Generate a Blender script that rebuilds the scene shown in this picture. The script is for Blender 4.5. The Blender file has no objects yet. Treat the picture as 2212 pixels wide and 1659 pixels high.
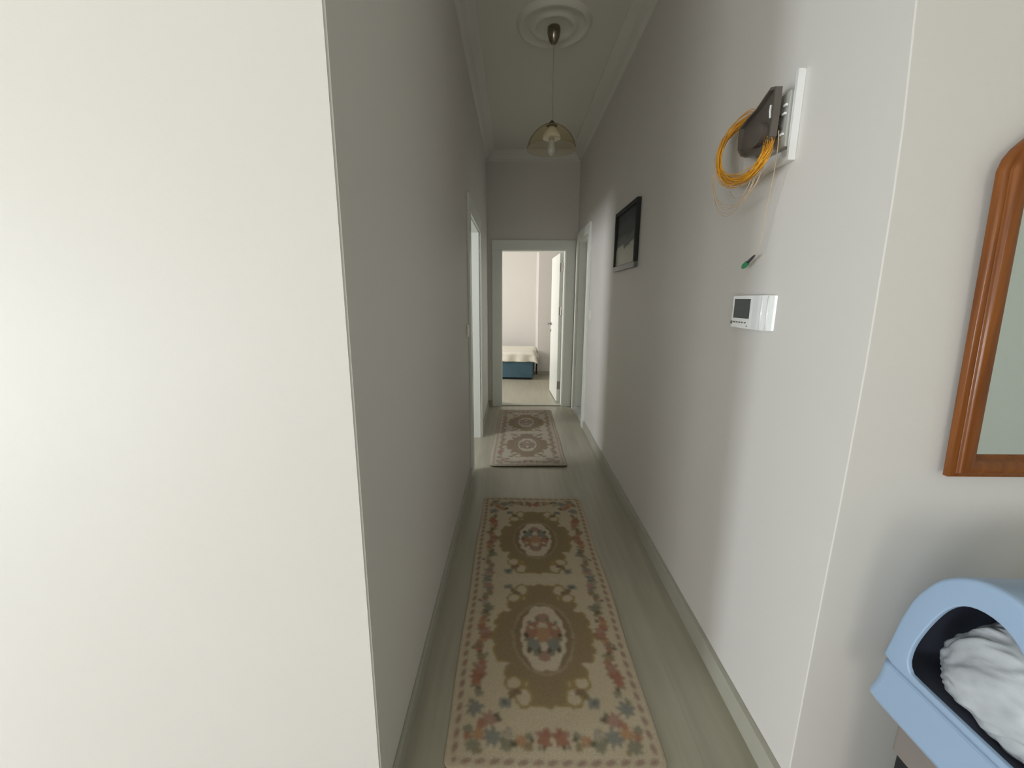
import bpy, bmesh, math, random
import numpy as np
from mathutils import Vector, Matrix, noise

C = bpy.context.scene.collection
SC = bpy.context.scene
rnd = random.Random(7)

# ------------------------------------------------------------------ camera
cam = bpy.data.cameras.new('camera')
cam.sensor_width = 36.0
cam.lens = 900 / 2212 * 36
cam.clip_start = 0.02
co = bpy.data.objects.new('camera', cam)
C.objects.link(co)
def cv(x, y):
    return Vector((x - 1106.0, -(y - 829.5), -900.0)).normalized()
fwd = cv(1112, 645); dn = cv(1085, 5220)
dn = (dn - fwd * dn.dot(fwd)).normalized()
zz = -dn; xx = fwd.cross(zz)
co.matrix_world = Matrix.Translation((0, 0, 1.35)) @ Matrix((xx, fwd, zz)).to_4x4()
SC.camera = co

# ------------------------------------------------------------------ world, light, exposure
w = bpy.data.worlds.new('world'); SC.world = w; w.use_nodes = True
bg = w.node_tree.nodes['Background']
bg.inputs[0].default_value = (0.75, 0.87, 1.0, 1); bg.inputs[1].default_value = 0.6
SC.view_settings.view_transform = 'Standard'
SC.view_settings.look = 'None'
SC.view_settings.gamma = 1.0
SC.view_settings.use_curve_mapping = False
SC.view_settings.exposure = 0.0

def window_light(name, loc, direction, sx, sz, power, col):
    l = bpy.data.lights.new(name, 'AREA'); l.shape = 'RECTANGLE'
    l.size = sx; l.size_y = sz; l.energy = power; l.color = col
    o = bpy.data.objects.new(name, l); C.objects.link(o)
    o.location = loc
    o.rotation_euler = Vector(direction).to_track_quat('-Z', 'Y').to_euler()
    return o
# daylight through: hall window (left), study window, bedroom window
window_light('daylight_hall_balcony_door', (-4.56, -1.10, 0.74), (1, 0, 0), 0.6, 1.25, 108, (0.84, 0.93, 1.0))
window_light('daylight_hall_window', (-4.56, -3.5, 0.90), (1, 0, 0), 2.2, 1.2, 148, (0.92, 0.96, 1.0))
window_light('daylight_hall_back', (-1.1, -4.86, 1.20), (0, 1, 0), 1.6, 1.9, 40, (1.0, 0.94, 0.86))
window_light('daylight_study_window', (-2.72, 2.5, 1.72), (1, 0.0, 0), 0.8, 0.85, 80, (0.93, 0.97, 1.0))
window_light('daylight_bedroom_window', (-2.72, 6.35, 1.5), (1, 0, 0), 1.5, 1.6, 104, (1.0, 0.985, 0.96))

# ------------------------------------------------------------------ helpers
def obj(name, bm, mat, parent=None, smooth=False, bevel=0, loc=None):
    me = bpy.data.meshes.new(name)
    if bevel:
        bmesh.ops.bevel(bm, geom=[e for e in bm.edges if e.calc_length() > bevel * 2.2], offset=bevel, segments=2, affect='EDGES', profile=0.6)
    bmesh.ops.recalc_face_normals(bm, faces=bm.faces[:])
    bm.to_mesh(me); bm.free()
    me.materials.append(mat)
    if smooth:
        for p in me.polygons: p.use_smooth = True
    o = bpy.data.objects.new(name, me); C.objects.link(o)
    if parent: o.parent = parent
    if loc: o.location = loc
    return o
def thing(name, label, cat, loc=(0, 0, 0), group=None):
    o = bpy.data.objects.new(name, None); C.objects.link(o); o.location = loc
    o.empty_display_size = 0.05
    o['label'] = label; o['category'] = cat
    if group: o['group'] = group
    return o
def tag(o, label, cat, group=None):
    o['label'] = label; o['category'] = cat
    if group: o['group'] = group
    return o
def struct(o):
    o['kind'] = 'structure'; return o
def B(): return bmesh.new()
def box(bm, x0, x1, y0, y1, z0, z1, M=None):
    vs = [bm.verts.new((x, y, z)) for x in (x0, x1) for y in (y0, y1) for z in (z0, z1)]
    for f in ((0, 1, 3, 2), (4, 6, 7, 5), (0, 4, 5, 1), (2, 3, 7, 6), (0, 2, 6, 4), (1, 5, 7, 3)):
        bm.faces.new([vs[i] for i in f])
    if M is not None:
        for v in vs: v.co = M @ v.co
    return vs
def loft(bm, loops, cap0=True, cap1=True):
    rows = [[bm.verts.new(p) for p in l] for l in loops]
    n = len(rows[0])
    for a, b in zip(rows, rows[1:]):
        for i in range(n):
            bm.faces.new((a[i], a[(i + 1) % n], b[(i + 1) % n], b[i]))
    if cap0: bm.faces.new(rows[0][::-1])
    if cap1: bm.faces.new(rows[-1])
    return rows
def lathe(bm, prof, n=32, c=(0, 0)):
    rows = []
    for r, z in prof:
        if r < 1e-6: rows.append([bm.verts.new((c[0], c[1], z))])
        else: rows.append([bm.verts.new((c[0] + r * math.cos(2 * math.pi * i / n), c[1] + r * math.sin(2 * math.pi * i / n), z)) for i in range(n)])
    for a, b in zip(rows, rows[1:]):
        for i in range(n):
            j = (i + 1) % n
            if len(a) == 1 and len(b) == 1: continue
            if len(a) == 1: bm.faces.new((a[0], b[j], b[i]))
            elif len(b) == 1: bm.faces.new((a[i], a[j], b[0]))
            else: bm.faces.new((a[i], a[j], b[j], b[i]))
def tube(bm, pts, r, n=6, closed=False):
    pts = [Vector(p) for p in pts]; m = len(pts); rows = []
    up = Vector((0.3, 0.2, 1)).normalized()
    for i, p in enumerate(pts):
        a = pts[(i - 1) % m] if (closed or i > 0) else p
        b = pts[(i + 1) % m] if (closed or i < m - 1) else p
        t = (b - a).normalized()
        u = t.cross(up)
        if u.length < 1e-3: u = t.cross(Vector((1, 0, 0)))
        u.normalize(); v = t.cross(u); up = u.cross(t)
        rr = r[i] if isinstance(r, (list, tuple)) else r
        rows.append([bm.verts.new(p + (u * math.cos(2 * math.pi * k / n) + v * math.sin(2 * math.pi * k / n)) * rr) for k in range(n)])
    rng = range(m) if closed else range(m - 1)
    for i in rng:
        a, b = rows[i], rows[(i + 1) % m]
        for k in range(n): bm.faces.new((a[k], a[(k + 1) % n], b[(k + 1) % n], b[k]))
    if not closed:
        bm.faces.new(rows[0][::-1]); bm.faces.new(rows[-1])
def spline(pts, per=8, closed=False):
    pts = [Vector(p) for p in pts]; m = len(pts); out = []
    for i in range(m if closed else m - 1):
        if closed: p0, p1, p2, p3 = pts[(i - 1) % m], pts[i], pts[(i + 1) % m], pts[(i + 2) % m]
        else: p0, p1, p2, p3 = pts[max(i - 1, 0)], pts[i], pts[i + 1], pts[min(i + 2, m - 1)]
        for k in range(per):
            t = k / per
            out.append(0.5 * ((2 * p1) + (p2 - p0) * t + (2 * p0 - 5 * p1 + 4 * p2 - p3) * t * t + (3 * p1 - p0 - 3 * p2 + p3) * t ** 3))
    if not closed: out.append(pts[-1])
    return out

# ------------------------------------------------------------------ materials
def mat(name, col, rough=0.5, metal=0.0, bump=0, bscale=200, var=0, vscale=3, coat=0, trans=0, alpha=1, spec=0.5):
    m = bpy.data.materials.new(name); m.use_nodes = True
    nt = m.node_tree; p = nt.nodes['Principled BSDF']
    p.inputs['Base Color'].default_value = (*col, 1)
    p.inputs['Roughness'].default_value = rough
    p.inputs['Metallic'].default_value = metal
    p.inputs['Coat Weight'].default_value = coat
    p.inputs['Transmission Weight'].default_value = trans
    p.inputs['Specular IOR Level'].default_value = spec
    p.inputs['Alpha'].default_value = alpha
    tc = nt.nodes.new('ShaderNodeTexCoord')
    if bump:
        n = nt.nodes.new('ShaderNodeTexNoise'); n.inputs['Scale'].default_value = bscale; n.inputs['Detail'].default_value = 3
        b = nt.nodes.new('ShaderNodeBump'); b.inputs['Strength'].default_value = bump; b.inputs['Distance'].default_value = 0.002
        nt.links.new(tc.outputs['Object'], n.inputs['Vector']); nt.links.new(n.outputs[0], b.inputs['Height']); nt.links.new(b.outputs[0], p.inputs['Normal'])
    if var:
        n = nt.nodes.new('ShaderNodeTexNoise'); n.inputs['Scale'].default_value = vscale; n.inputs['Detail'].default_value = 4
        r = nt.nodes.new('ShaderNodeValToRGB')
        r.color_ramp.elements[0].color = (*[c * (1 - var) for c in col], 1); r.color_ramp.elements[1].color = (*[min(1, c * (1 + var)) for c in col], 1)
        r.color_ramp.elements[0].position = 0.3; r.color_ramp.elements[1].position = 0.7
        nt.links.new(tc.outputs['Object'], n.inputs['Vector']); nt.links.new(n.outputs[0], r.inputs[0]); nt.links.new(r.outputs[0], p.inputs['Base Color'])
    return m
M_wall = mat('wall_paint', (0.70, 0.672, 0.635), 0.55, bump=0.12, bscale=90, var=0.012, vscale=2.0, spec=0.35)
M_hall = mat('hall_side_darkened', (0.40, 0.41, 0.37), 0.6, bump=0.1, bscale=90)  # hall side wall darkened to cut light bounced into the corridor
M_ceil = mat('ceiling_paint', (0.72, 0.705, 0.64), 0.7, bump=0.08, bscale=60)
M_cornice = mat('cornice_plaster', (0.70, 0.69, 0.64), 0.6)
M_door = mat('door_lacquer', (0.80, 0.82, 0.77), 0.35, bump=0.03, bscale=40)
M_metal = mat('brushed_steel', (0.33, 0.31, 0.28), 0.28, 1.0)
M_bronze = mat('satin_nickel', (0.27, 0.24, 0.19), 0.2, 1.0)
M_whiteplastic = mat('white_plastic', (0.86, 0.87, 0.86), 0.14, coat=1.0)
M_switch = mat('switch_plastic', (0.82, 0.79, 0.73), 0.35)
M_black = mat('black_void', (0.012, 0.012, 0.014), 0.6)
M_blue = mat('pale_blue_plastic', (0.33, 0.45, 0.62), 0.38, bump=0.03, bscale=300)
M_hoodshade = mat('hood_inner_shade', (0.085, 0.095, 0.13), 0.5)  # hood interior: its shade is painted in as dark slate
M_blueseam = mat('seam_painted_shadow', (0.25, 0.33, 0.44), 0.6)  # darker blue stands in for the shadow in the seam groove
M_taupe = mat('taupe_laminate', (0.24, 0.21, 0.19), 0.5, var=0.05, vscale=8)
M_bedblue = mat('blue_upholstery', (0.055, 0.115, 0.15), 0.85, bump=0.3, bscale=500, var=0.12, vscale=5)
M_bedblack = mat('underbed_shadow_black', (0.01, 0.013, 0.02), 0.7)  # near-black block stands in for the shadow under the bed
M_blanket = mat('cream_quilt', (0.74, 0.71, 0.62), 0.9, bump=0.5, bscale=120, var=0.03, vscale=30)
M_mattress = mat('white_mattress', (0.7, 0.69, 0.65), 0.9)
M_orange = mat('yellow_fibre_jacket', (0.86, 0.42, 0.03), 0.35, var=0.12, vscale=14)
M_pale = mat('pale_orange_fibre', (0.68, 0.50, 0.30), 0.45)
M_tray = mat('brown_grey_plastic', (0.115, 0.098, 0.082), 0.33, var=0.12, vscale=12)
M_insert = mat('grey_plastic_insert', (0.46, 0.46, 0.42), 0.45)
M_green = mat('green_connector', (0.03, 0.27, 0.12), 0.4)
M_boot = mat('charcoal_boot', (0.07, 0.06, 0.065), 0.5)
M_screen = mat('dark_screen', (0.05, 0.055, 0.055), 0.25)
M_print = mat('grey_print', (0.16, 0.16, 0.16), 0.5)
M_frame = mat('black_frame_lacquer', (0.018, 0.02, 0.018), 0.55, spec=0.25)
M_framegrey = mat('frame_rail_sheen', (0.11, 0.115, 0.11), 0.35)  # reflected light on the bottom rail, painted as grey
M_marble = mat('grey_marble_sill', (0.55, 0.57, 0.55), 0.3, var=0.1, vscale=9)
M_bulb = mat('frosted_white_glass', (0.75, 0.75, 0.68), 0.25, trans=0.35)
M_rugback = mat('rug_backing', (0.10, 0.075, 0.045), 0.95)

# clear amber glass of the shade
M_glass = bpy.data.materials.new('clear_amber_glass'); M_glass.use_nodes = True
nt = M_glass.node_tree
for n in list(nt.nodes): nt.nodes.remove(n)
o_ = nt.nodes.new('ShaderNodeOutputMaterial'); mx = nt.nodes.new('ShaderNodeMixShader')
tr = nt.nodes.new('ShaderNodeBsdfTransparent'); tr.inputs[0].default_value = (0.968, 0.942, 0.87, 1)
gl = nt.nodes.new('ShaderNodeBsdfGlossy'); gl.inputs['Roughness'].default_value = 0.2; gl.inputs[0].default_value = (0.9, 0.85, 0.75, 1)
lw = nt.nodes.new('ShaderNodeLayerWeight'); lw.inputs[0].default_value = 0.035
nt.links.new(lw.outputs['Fresnel'], mx.inputs[0]); nt.links.new(tr.outputs[0], mx.inputs[1]); nt.links.new(gl.outputs[0], mx.inputs[2]); nt.links.new(mx.outputs[0], o_.inputs[0])

# mirror
M_mirror = mat('mirror_silver', (0.80, 0.85, 0.82), 0.03, 1.0)

# laminate floor: pale planks running along the corridor
M_floor = bpy.data.materials.new('laminate_floor'); M_floor.use_nodes = True
nt = M_floor.node_tree; p = nt.nodes['Principled BSDF']
tc = nt.nodes.new('ShaderNodeTexCoord'); mp = nt.nodes.new('ShaderNodeMapping'); mp.inputs['Rotation'].default_value = (0, 0, math.pi / 2)
br = nt.nodes.new('ShaderNodeTexBrick'); br.inputs['Scale'].default_value = 1.0
br.inputs['Brick Width'].default_value = 1.25; br.inputs['Row Height'].default_value = 0.19; br.inputs['Mortar Size'].default_value = 0.0012
br.inputs['Color1'].default_value = (0.410, 0.383, 0.300, 1); br.inputs['Color2'].default_value = (0.420, 0.393, 0.308, 1); br.inputs['Mortar'].default_value = (0.38, 0.355, 0.28, 1)
nt.links.new(tc.outputs['Object'], mp.inputs[0]); nt.links.new(mp.outputs[0], br.inputs['Vector'])
mp2 = nt.nodes.new('ShaderNodeMapping'); mp2.inputs['Scale'].default_value = (26, 1.6, 10)
ns = nt.nodes.new('ShaderNodeTexNoise'); ns.inputs['Scale'].default_value = 1.0; ns.inputs['Detail'].default_value = 5
nt.links.new(tc.outputs['Object'], mp2.inputs[0]); nt.links.new(mp2.outputs[0], ns.inputs['Vector'])
rr = nt.nodes.new('ShaderNodeValToRGB'); rr.color_ramp.elements[0].position = 0.35; rr.color_ramp.elements[1].position = 0.7
rr.color_ramp.elements[0].color = (0.90, 0.90, 0.90, 1); rr.color_ramp.elements[1].color = (1.06, 1.06, 1.06, 1)
mm = nt.nodes.new('ShaderNodeMix'); mm.data_type = 'RGBA'; mm.blend_type = 'MULTIPLY'; mm.inputs[0].default_value = 1.0
nt.links.new(ns.outputs[0], rr.inputs[0]); nt.links.new(br.outputs['Color'], mm.inputs[6]); nt.links.new(rr.outputs[0], mm.inputs[7]); nt.links.new(mm.outputs[2], p.inputs['Base Color'])
p.inputs['Roughness'].default_value = 0.32
M_base = mat('baseboard_laminate', (0.42, 0.41, 0.34), 0.38, var=0.03, vscale=20)

# varnished orange-brown wood
M_wood = bpy.data.materials.new('varnished_wood'); M_wood.use_nodes = True
nt = M_wood.node_tree; p = nt.nodes['Principled BSDF']
tc = nt.nodes.new('ShaderNodeTexCoord'); mp = nt.nodes.new('ShaderNodeMapping'); mp.inputs['Scale'].default_value = (40, 40, 2.5)
ns = nt.nodes.new('ShaderNodeTexNoise'); ns.inputs['Scale'].default_value = 1.5; ns.inputs['Detail'].default_value = 5; ns.inputs['Distortion'].default_value = 0.6
cr = nt.nodes.new('ShaderNodeValToRGB'); cr.color_ramp.elements[0].position = 0.3; cr.color_ramp.elements[1].position = 0.72
cr.color_ramp.elements[0].color = (0.15, 0.042, 0.006, 1); cr.color_ramp.elements[1].color = (0.25, 0.080, 0.012, 1)
nt.links.new(tc.outputs['Object'], mp.inputs[0]); nt.links.new(mp.outputs[0], ns.inputs['Vector']); nt.links.new(ns.outputs[0], cr.inputs[0]); nt.links.new(cr.outputs[0], p.inputs['Base Color'])
p.inputs['Roughness'].default_value = 0.38; p.inputs['Coat Weight'].default_value = 0.25; p.inputs['Coat Roughness'].default_value = 0.12; p.inputs['Specular IOR Level'].default_value = 0.3

# picture print: dark stormy sky above a pale ground
M_print_art = bpy.data.materials.new('framed_print'); M_print_art.use_nodes = True
nt = M_print_art.node_tree; p = nt.nodes['Principled BSDF']
tc = nt.nodes.new('ShaderNodeTexCoord'); sp = nt.nodes.new('ShaderNodeSeparateXYZ')
ns = nt.nodes.new('ShaderNodeTexNoise'); ns.inputs['Scale'].default_value = 7.0; ns.inputs['Detail'].default_value = 3
ad = nt.nodes.new('ShaderNodeMath'); ad.operation = 'MULTIPLY_ADD'; ad.inputs[1].default_value = 0.10; 
nt.links.new(tc.outputs['Object'], ns.inputs['Vector']); nt.links.new(tc.outputs['Object'], sp.inputs[0])
nt.links.new(ns.outputs[0], ad.inputs[0]); nt.links.new(sp.outputs['Z'], ad.inputs[2])
cr = nt.nodes.new('ShaderNodeValToRGB'); e = cr.color_ramp.elements
e[0].position = 0.0; e[0].color = (0.36, 0.36, 0.28, 1); e[1].position = 1.0; e[1].color = (0.020, 0.025, 0.028, 1)
for pos, c in ((0.34, (0.42, 0.42, 0.34)), (0.375, (0.07, 0.08, 0.08)), (0.46, (0.10, 0.115, 0.11)), (0.56, (0.03, 0.04, 0.045)), (0.68, (0.05, 0.065, 0.07)), (0.8, (0.025, 0.03, 0.035))):
    q = e.new(pos); q.color = (*c, 1)
mr = nt.nodes.new('ShaderNodeMapRange'); mr.inputs['From Min'].default_value = -0.14; mr.inputs['From Max'].default_value = 0.26
nt.links.new(ad.outputs[0], mr.inputs['Value']); nt.links.new(mr.outputs[0], cr.inputs[0]); nt.links.new(cr.outputs[0], p.inputs['Base Color'])
p.inputs['Roughness'].default_value = 0.35; p.inputs['Specular IOR Level'].default_value = 0.2

# crumpled plastic bag
M_bag = mat('grey_plastic_bag', (0.50, 0.53, 0.56), 0.25, var=0.15, vscale=14, coat=0.3)

# rug: vertex painted
M_rug = bpy.data.materials.new('woven_rug'); M_rug.use_nodes = True
nt = M_rug.node_tree; p = nt.nodes['Principled BSDF']
at = nt.nodes.new('ShaderNodeAttribute'); at.attribute_name = 'weave'
ns = nt.nodes.new('ShaderNodeTexNoise'); ns.inputs['Scale'].default_value = 420; tc = nt.nodes.new('ShaderNodeTexCoord')
bp = nt.nodes.new('ShaderNodeBump'); bp.inputs['Strength'].default_value = 0.5; bp.inputs['Distance'].default_value = 0.002
nt.links.new(tc.outputs['Object'], ns.inputs['Vector']); nt.links.new(ns.outputs[0], bp.inputs['Height']); nt.links.new(bp.outputs[0], p.inputs['Normal'])
nt.links.new(at.outputs['Color'], p.inputs['Base Color'])
p.inputs['Roughness'].default_value = 0.95; p.inputs['Specular IOR Level'].default_value = 0.1

# ------------------------------------------------------------------ the setting
XL, XR, YE, ZC = -0.33, 0.745, 5.19, 2.99
YF, YR = 0.83, 0.88
XW, YB, XE = -4.5, -4.8, 2.4      # outer limits of the near hall

bm = B(); box(bm, XW - .1, XE + .15, YB - .1, 8.5, -0.12, 0)
struct(obj('floor', bm, M_floor))
bm = B(); box(bm, XW - .1, XE + .15, YB - .1, 8.5, ZC, ZC + 0.12)
struct(obj('ceiling', bm, M_ceil))

# left partition (corridor / study) with doorway
DL0, DL1, DLH = 3.10, 3.96, 1.95
bm = B()
box(bm, XL - .13, XL, YF + .13, DL0, 0, ZC); box(bm, XL - .13, XL, DL1, YE, 0, ZC); box(bm, XL - .13, XL, DL0, DL1, DLH, ZC)
struct(obj('wall_left', bm, M_wall))
# wall facing the camera left of the corridor mouth
bm = B(); box(bm, XW - .1, XL, YF, YF + .13, 0, ZC)
bmesh.ops.bevel(bm, geom=[e for e in bm.edges if abs(e.verts[0].co.x - XL) < 1e-4 and abs(e.verts[1].co.x - XL) < 1e-4 and abs(e.verts[0].co.y - YF) < 1e-4 and abs(e.verts[1].co.y - YF) < 1e-4], offset=0.004, segments=3, affect='EDGES')
struct(obj('wall_front_left', bm, M_wall))
# right partition with bathroom doorway; its front face bows a little, as the photo's corner does
DR0, DR1, DRH = 4.34, 5.04, 2.0
bm = B()
box(bm, XR, XR + .16, YR + .16, DR0, 0, ZC); box(bm, XR, XR + .16, DR1, YE, 0, ZC); box(bm, XR, XR + .16, DR0, DR1, DRH, ZC)
struct(obj('wall_right', bm, M_wall))
bow = [(0, .896), (.1, .893), (.35, .890), (.64, .886), (.88, .881), (1.05, .879), (1.22, .878), (1.4, .881), (1.55, .884), (1.68, .890), (1.9, .909), (2.1, .925), (2.4, .945), (ZC, .96)]
bm = B(); rows = []
prof = []
for z, y in bow:
    yy = YR + (y - YR)
    prof.append((z, yy))
n = len(prof); rings = []
for x, dy in ((XR, 0.16), (XR, 0.0022), (XR + .0007, .0007), (XR + .0022, 0.0), (XE, 0.0), (XE, 0.3)):
    rings.append([bm.verts.new((x, (y + dy) if dy < .1 else YR + .16, z)) for z, y in prof])
for a, b in zip(rings, rings[1:]):
    for i in range(n - 1): bm.faces.new((a[i], b[i], b[i + 1], a[i + 1]))
a, b = rings[-1], rings[0]
for i in range(n - 1): bm.faces.new((a[i], b[i], b[i + 1], a[i + 1]))
bm.faces.new([r[0] for r in rings]); bm.faces.new([r[-1] for r in rings][::-1])
struct(obj('wall_front_right', bm, M_wall))
# end wall with bedroom doorway
DE0, DE1, DEH = -0.175, 0.62, 1.93
bm = B()
box(bm, -2.7, DE0, YE, YE + .14, 0, ZC); box(bm, DE1, 1.7, YE, YE + .14, 0, ZC); box(bm, DE0, DE1, YE, YE + .14, DEH, ZC)
struct(obj('wall_end', bm, M_wall))
# bedroom beyond: far wall, column wall, side walls
bm = B(); box(bm, -2.7, 1.7, 8.35, 8.45, 0, ZC); struct(obj('wall_bedroom_far', bm, M_wall))
bm = B(); box(bm, .412, 1.7, 7.45, 8.35, 0, ZC); struct(obj('wall_bedroom_column', bm, M_wall))
bm = B(); box(bm, 1.6, 1.7, YE + .14, 7.45, 0, ZC); struct(obj('wall_bedroom_right', bm, M_wall))
bm = B()
box(bm, -2.7, -2.6, YE + .14, 5.6, 0, ZC); box(bm, -2.7, -2.6, 7.1, 8.35, 0, ZC); box(bm, -2.7, -2.6, 5.6, 7.1, 0, .7); box(bm, -2.7, -2.6, 5.6, 7.1, 2.3, ZC)
struct(obj('wall_bedroom_left', bm, M_wall))
# study: left wall with its window
bm = B()
box(bm, -2.7, -2.6, YF + .13, 2.1, 0, ZC); box(bm, -2.7, -2.6, 2.9, YE, 0, ZC); box(bm, -2.7, -2.6, 2.1, 2.9, 0, 1.28); box(bm, -2.7, -2.6, 2.1, 2.9, 2.15, ZC)
struct(obj('wall_study_left', bm, M_wall))
# bathroom shell behind the closed door
bm = B(); box(bm, 1.6, 1.7, 1.1, YE, 0, ZC); struct(obj('wall_bathroom_right', bm, M_wall))
# near hall
bm = B()
box(bm, XW - .1, XW, YB, -4.65, 0, ZC); box(bm, XW - .1, XW, -.75, YF, 0, ZC); box(bm, XW - .1, XW, -2.35, -1.55, 0, ZC)
for y0, y1, z0, z1 in ((-4.65, -2.35, .26, 1.55), (-1.55, -.75, .08, 1.52)):
    box(bm, XW - .1, XW, y0, y1, 0, z0); box(bm, XW - .1, XW, y0, y1, z1, ZC)
struct(obj('wall_hall_left', bm, M_wall))
bm = B(); box(bm, XE, XE + .1, YB, 1.2, 0, ZC); struct(obj('wall_hall_right', bm, M_hall))
bm = B(); box(bm, XW - .1, -1.9, YB - .1, YB, 0, ZC); box(bm, -0.3, XE + .1, YB - .1, YB, 0, ZC); box(bm, -1.9, -0.3, YB - .1, YB, 0, .1); box(bm, -1.9, -0.3, YB - .1, YB, 2.2, ZC); struct(obj('wall_hall_back', bm, M_wall))
# windows of the three lit rooms
def window(name, x, y0, y1, z0, z1, nm):
    bm = B(); t = .06
    box(bm, x - .07, x - .02, y0, y1, z0, z0 + t); box(bm, x - .07, x - .02, y0, y1, z1 - t, z1)
    for k in range(nm + 1):
        yy = y0 + (y1 - y0 - t) * k / nm
        box(bm, x - .07, x - .02, yy, yy + t, z0 + t, z1 - t)
    struct(obj(name, bm, M_door))
window('window_1', XW, -4.65, -2.35, .26, 1.55, 3)
window('window_4', XW, -1.55, -.75, .08, 1.52, 1)
window('window_2', -2.6, 2.1, 2.9, 1.28, 2.15, 1)
window('window_3', -2.6, 5.6, 7.1, .7, 2.3, 2)

# cornice: coved plaster where wall meets ceiling
def cornice(name, p0, p1, inward):
    bm = B(); inn = Vector(inward); d = 0.095
    prof = [(0, ZC), (0, ZC - d - .008), (.006, ZC - d), (.022, ZC - d + .012), (.045, ZC - .045), (.075, ZC - .020), (d, ZC - .010), (d + .006, ZC - .006), (d + .006, ZC)]
    loops = [[Vector(q) + inn * a + Vector((0, 0, z)) for a, z in prof] for q in (p0, p1)]
    loft(bm, loops); struct(obj(name, bm, M_cornice))
cornice('trim_1', (XL, YF, 0), (XL, YE, 0), (1, 0, 0))
cornice('trim_2', (XR, YR + .02, 0), (XR, YE, 0), (-1, 0, 0))
cornice('trim_3', (XL, YE, 0), (XR, YE, 0), (0, -1, 0))

# baseboards
def baseboard(name, x0, x1, y0, y1, h=.08):
    bm = B(); box(bm, x0, x1, y0, y1, 0, h); struct(obj(name, bm, M_base, bevel=.003))
baseboard('baseboard_left', XL, XL + .012, YF, 2.985)
baseboard('baseboard_left_far', XL, XL + .012, 4.07, YE, .075)
baseboard('baseboard_right', XR - .020, XR, .90, 4.24)
baseboard('baseboard_right_far', XR - .014, XR, 5.13, YE, .075)
baseboard('baseboard_end', XL + .012, -0.275, YE - .012, YE, .075)
baseboard('baseboard_bedroom', .412, 1.6, 7.438, 7.45, .07)

# ------------------------------------------------------------------ doors
# end door (bedroom), leaf swung open against the right
d1 = struct(thing('door_1', '', '')); del d1['label']; del d1['category']
def casing(par, axis, a0, a1, h, face, out, cw=.10, t=.018, jt=.14, jdir=1):
    """casing around an opening; axis 'x' for an opening spanned in x, 'y' for one spanned in y"""
    def bb(bm, u0, u1, w0, w1, z0, z1):
        if w0 > w1: w0, w1 = w1, w0
        if axis == 'x': box(bm, u0, u1, w0, w1, z0, z1)
        else: box(bm, w0, w1, u0, u1, z0, z1)
    for u0, u1 in ((a0 - cw, a0 + .012), (a1 - .012, a1 + cw)):
        bm = B(); bb(bm, u0, u1, face, face + out * t, 0, h - .012); obj('casing', bm, M_door, par, bevel=.003)
    bm = B(); bb(bm, a0 - cw, a1 + cw, face, face + out * t, h - .012, h + cw); obj('casing', bm, M_door, par, bevel=.003)
    for u0, u1 in ((a0, a0 + .02), (a1 - .02, a1)):
        bm = B(); bb(bm, u0, u1, face, face - out * jt, 0, h); obj('jamb', bm, M_door, par)
    bm = B(); bb(bm, a0 + .02, a1 - .02, face, face - out * jt, h - .02, h); obj('jamb', bm, M_door, par)
casing(d1, 'x', DE0, DE1, DEH, YE, -1)
bm = B(); box(bm, DE0 + .02, DE1 - .02, YE + .0, YE + .14, 0, .012); obj('threshold', bm, M_base, d1, bevel=.003)
ang = math.atan2(.03, .77)
Ml = Matrix.Translation((.598, YE + .165, 0)) @ Matrix.Rotation(ang, 4, 'Z')
bm = B(); box(bm, -.042, 0, 0, .775, .012, DEH - .025, Ml); leaf = obj('door_leaf', bm, M_door, d1, bevel=.003)
for z in (.24, 1.20, 1.73):
    bm = B(); M2 = Matrix.Translation((.585, YE + .162, z))
    box(bm, -.026, .012, -.0035, .0, -.05, .05, M2)
    tube(bm, [(.590, YE + .156, z - .052), (.590, YE + .156, z + .052)], .009, 10)
    obj('hinge', bm, M_metal, d1, smooth=False)
bm = B()
hp = lambda x, y, z: Ml @ Vector((x, y, z))
tube(bm, [hp(-.042, .725, 1.0), hp(-.050, .725, 1.0)], .024, 16)
tube(bm, spline([hp(-.05, .725, 1.0), hp(-.085, .722, 1.0), hp(-.095, .69, 1.0), hp(-.095, .61, 1.0)], 4), .009, 8)
obj('handle', bm, M_metal, leaf, smooth=True)
bm = B(); tube(bm, [hp(-.042, .725, .90), hp(-.048, .725, .90)], .022, 16); tube(bm, [hp(-.048, .725, .905), hp(-.052, .725, .905)], .008, 8)
obj('keyhole_plate', bm, M_metal, leaf)
bm = B(); tube(bm, [hp(0, .725, 1.0), hp(.008, .725, 1.0)], .024, 16); tube(bm, spline([hp(.008, .725, 1.0), hp(.045, .722, 1.0), hp(.055, .69, 1.0), hp(.055, .61, 1.0)], 4), .009, 8)
obj('handle', bm, M_metal, leaf, smooth=True)

# left door (study), doorway open, leaf swung into the study
d2 = struct(thing('door_2', '', '')); del d2['label']; del d2['category']
casing(d2, 'y', DL0, DL1, DLH, XL, 1, cw=.10, t=.018, jt=.13)
bm = B(); box(bm, -1.30, -.47, 4.04, 4.08, .012, DLH - .02); lf = obj('door_leaf', bm, M_door, d2, bevel=.003)
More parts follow.
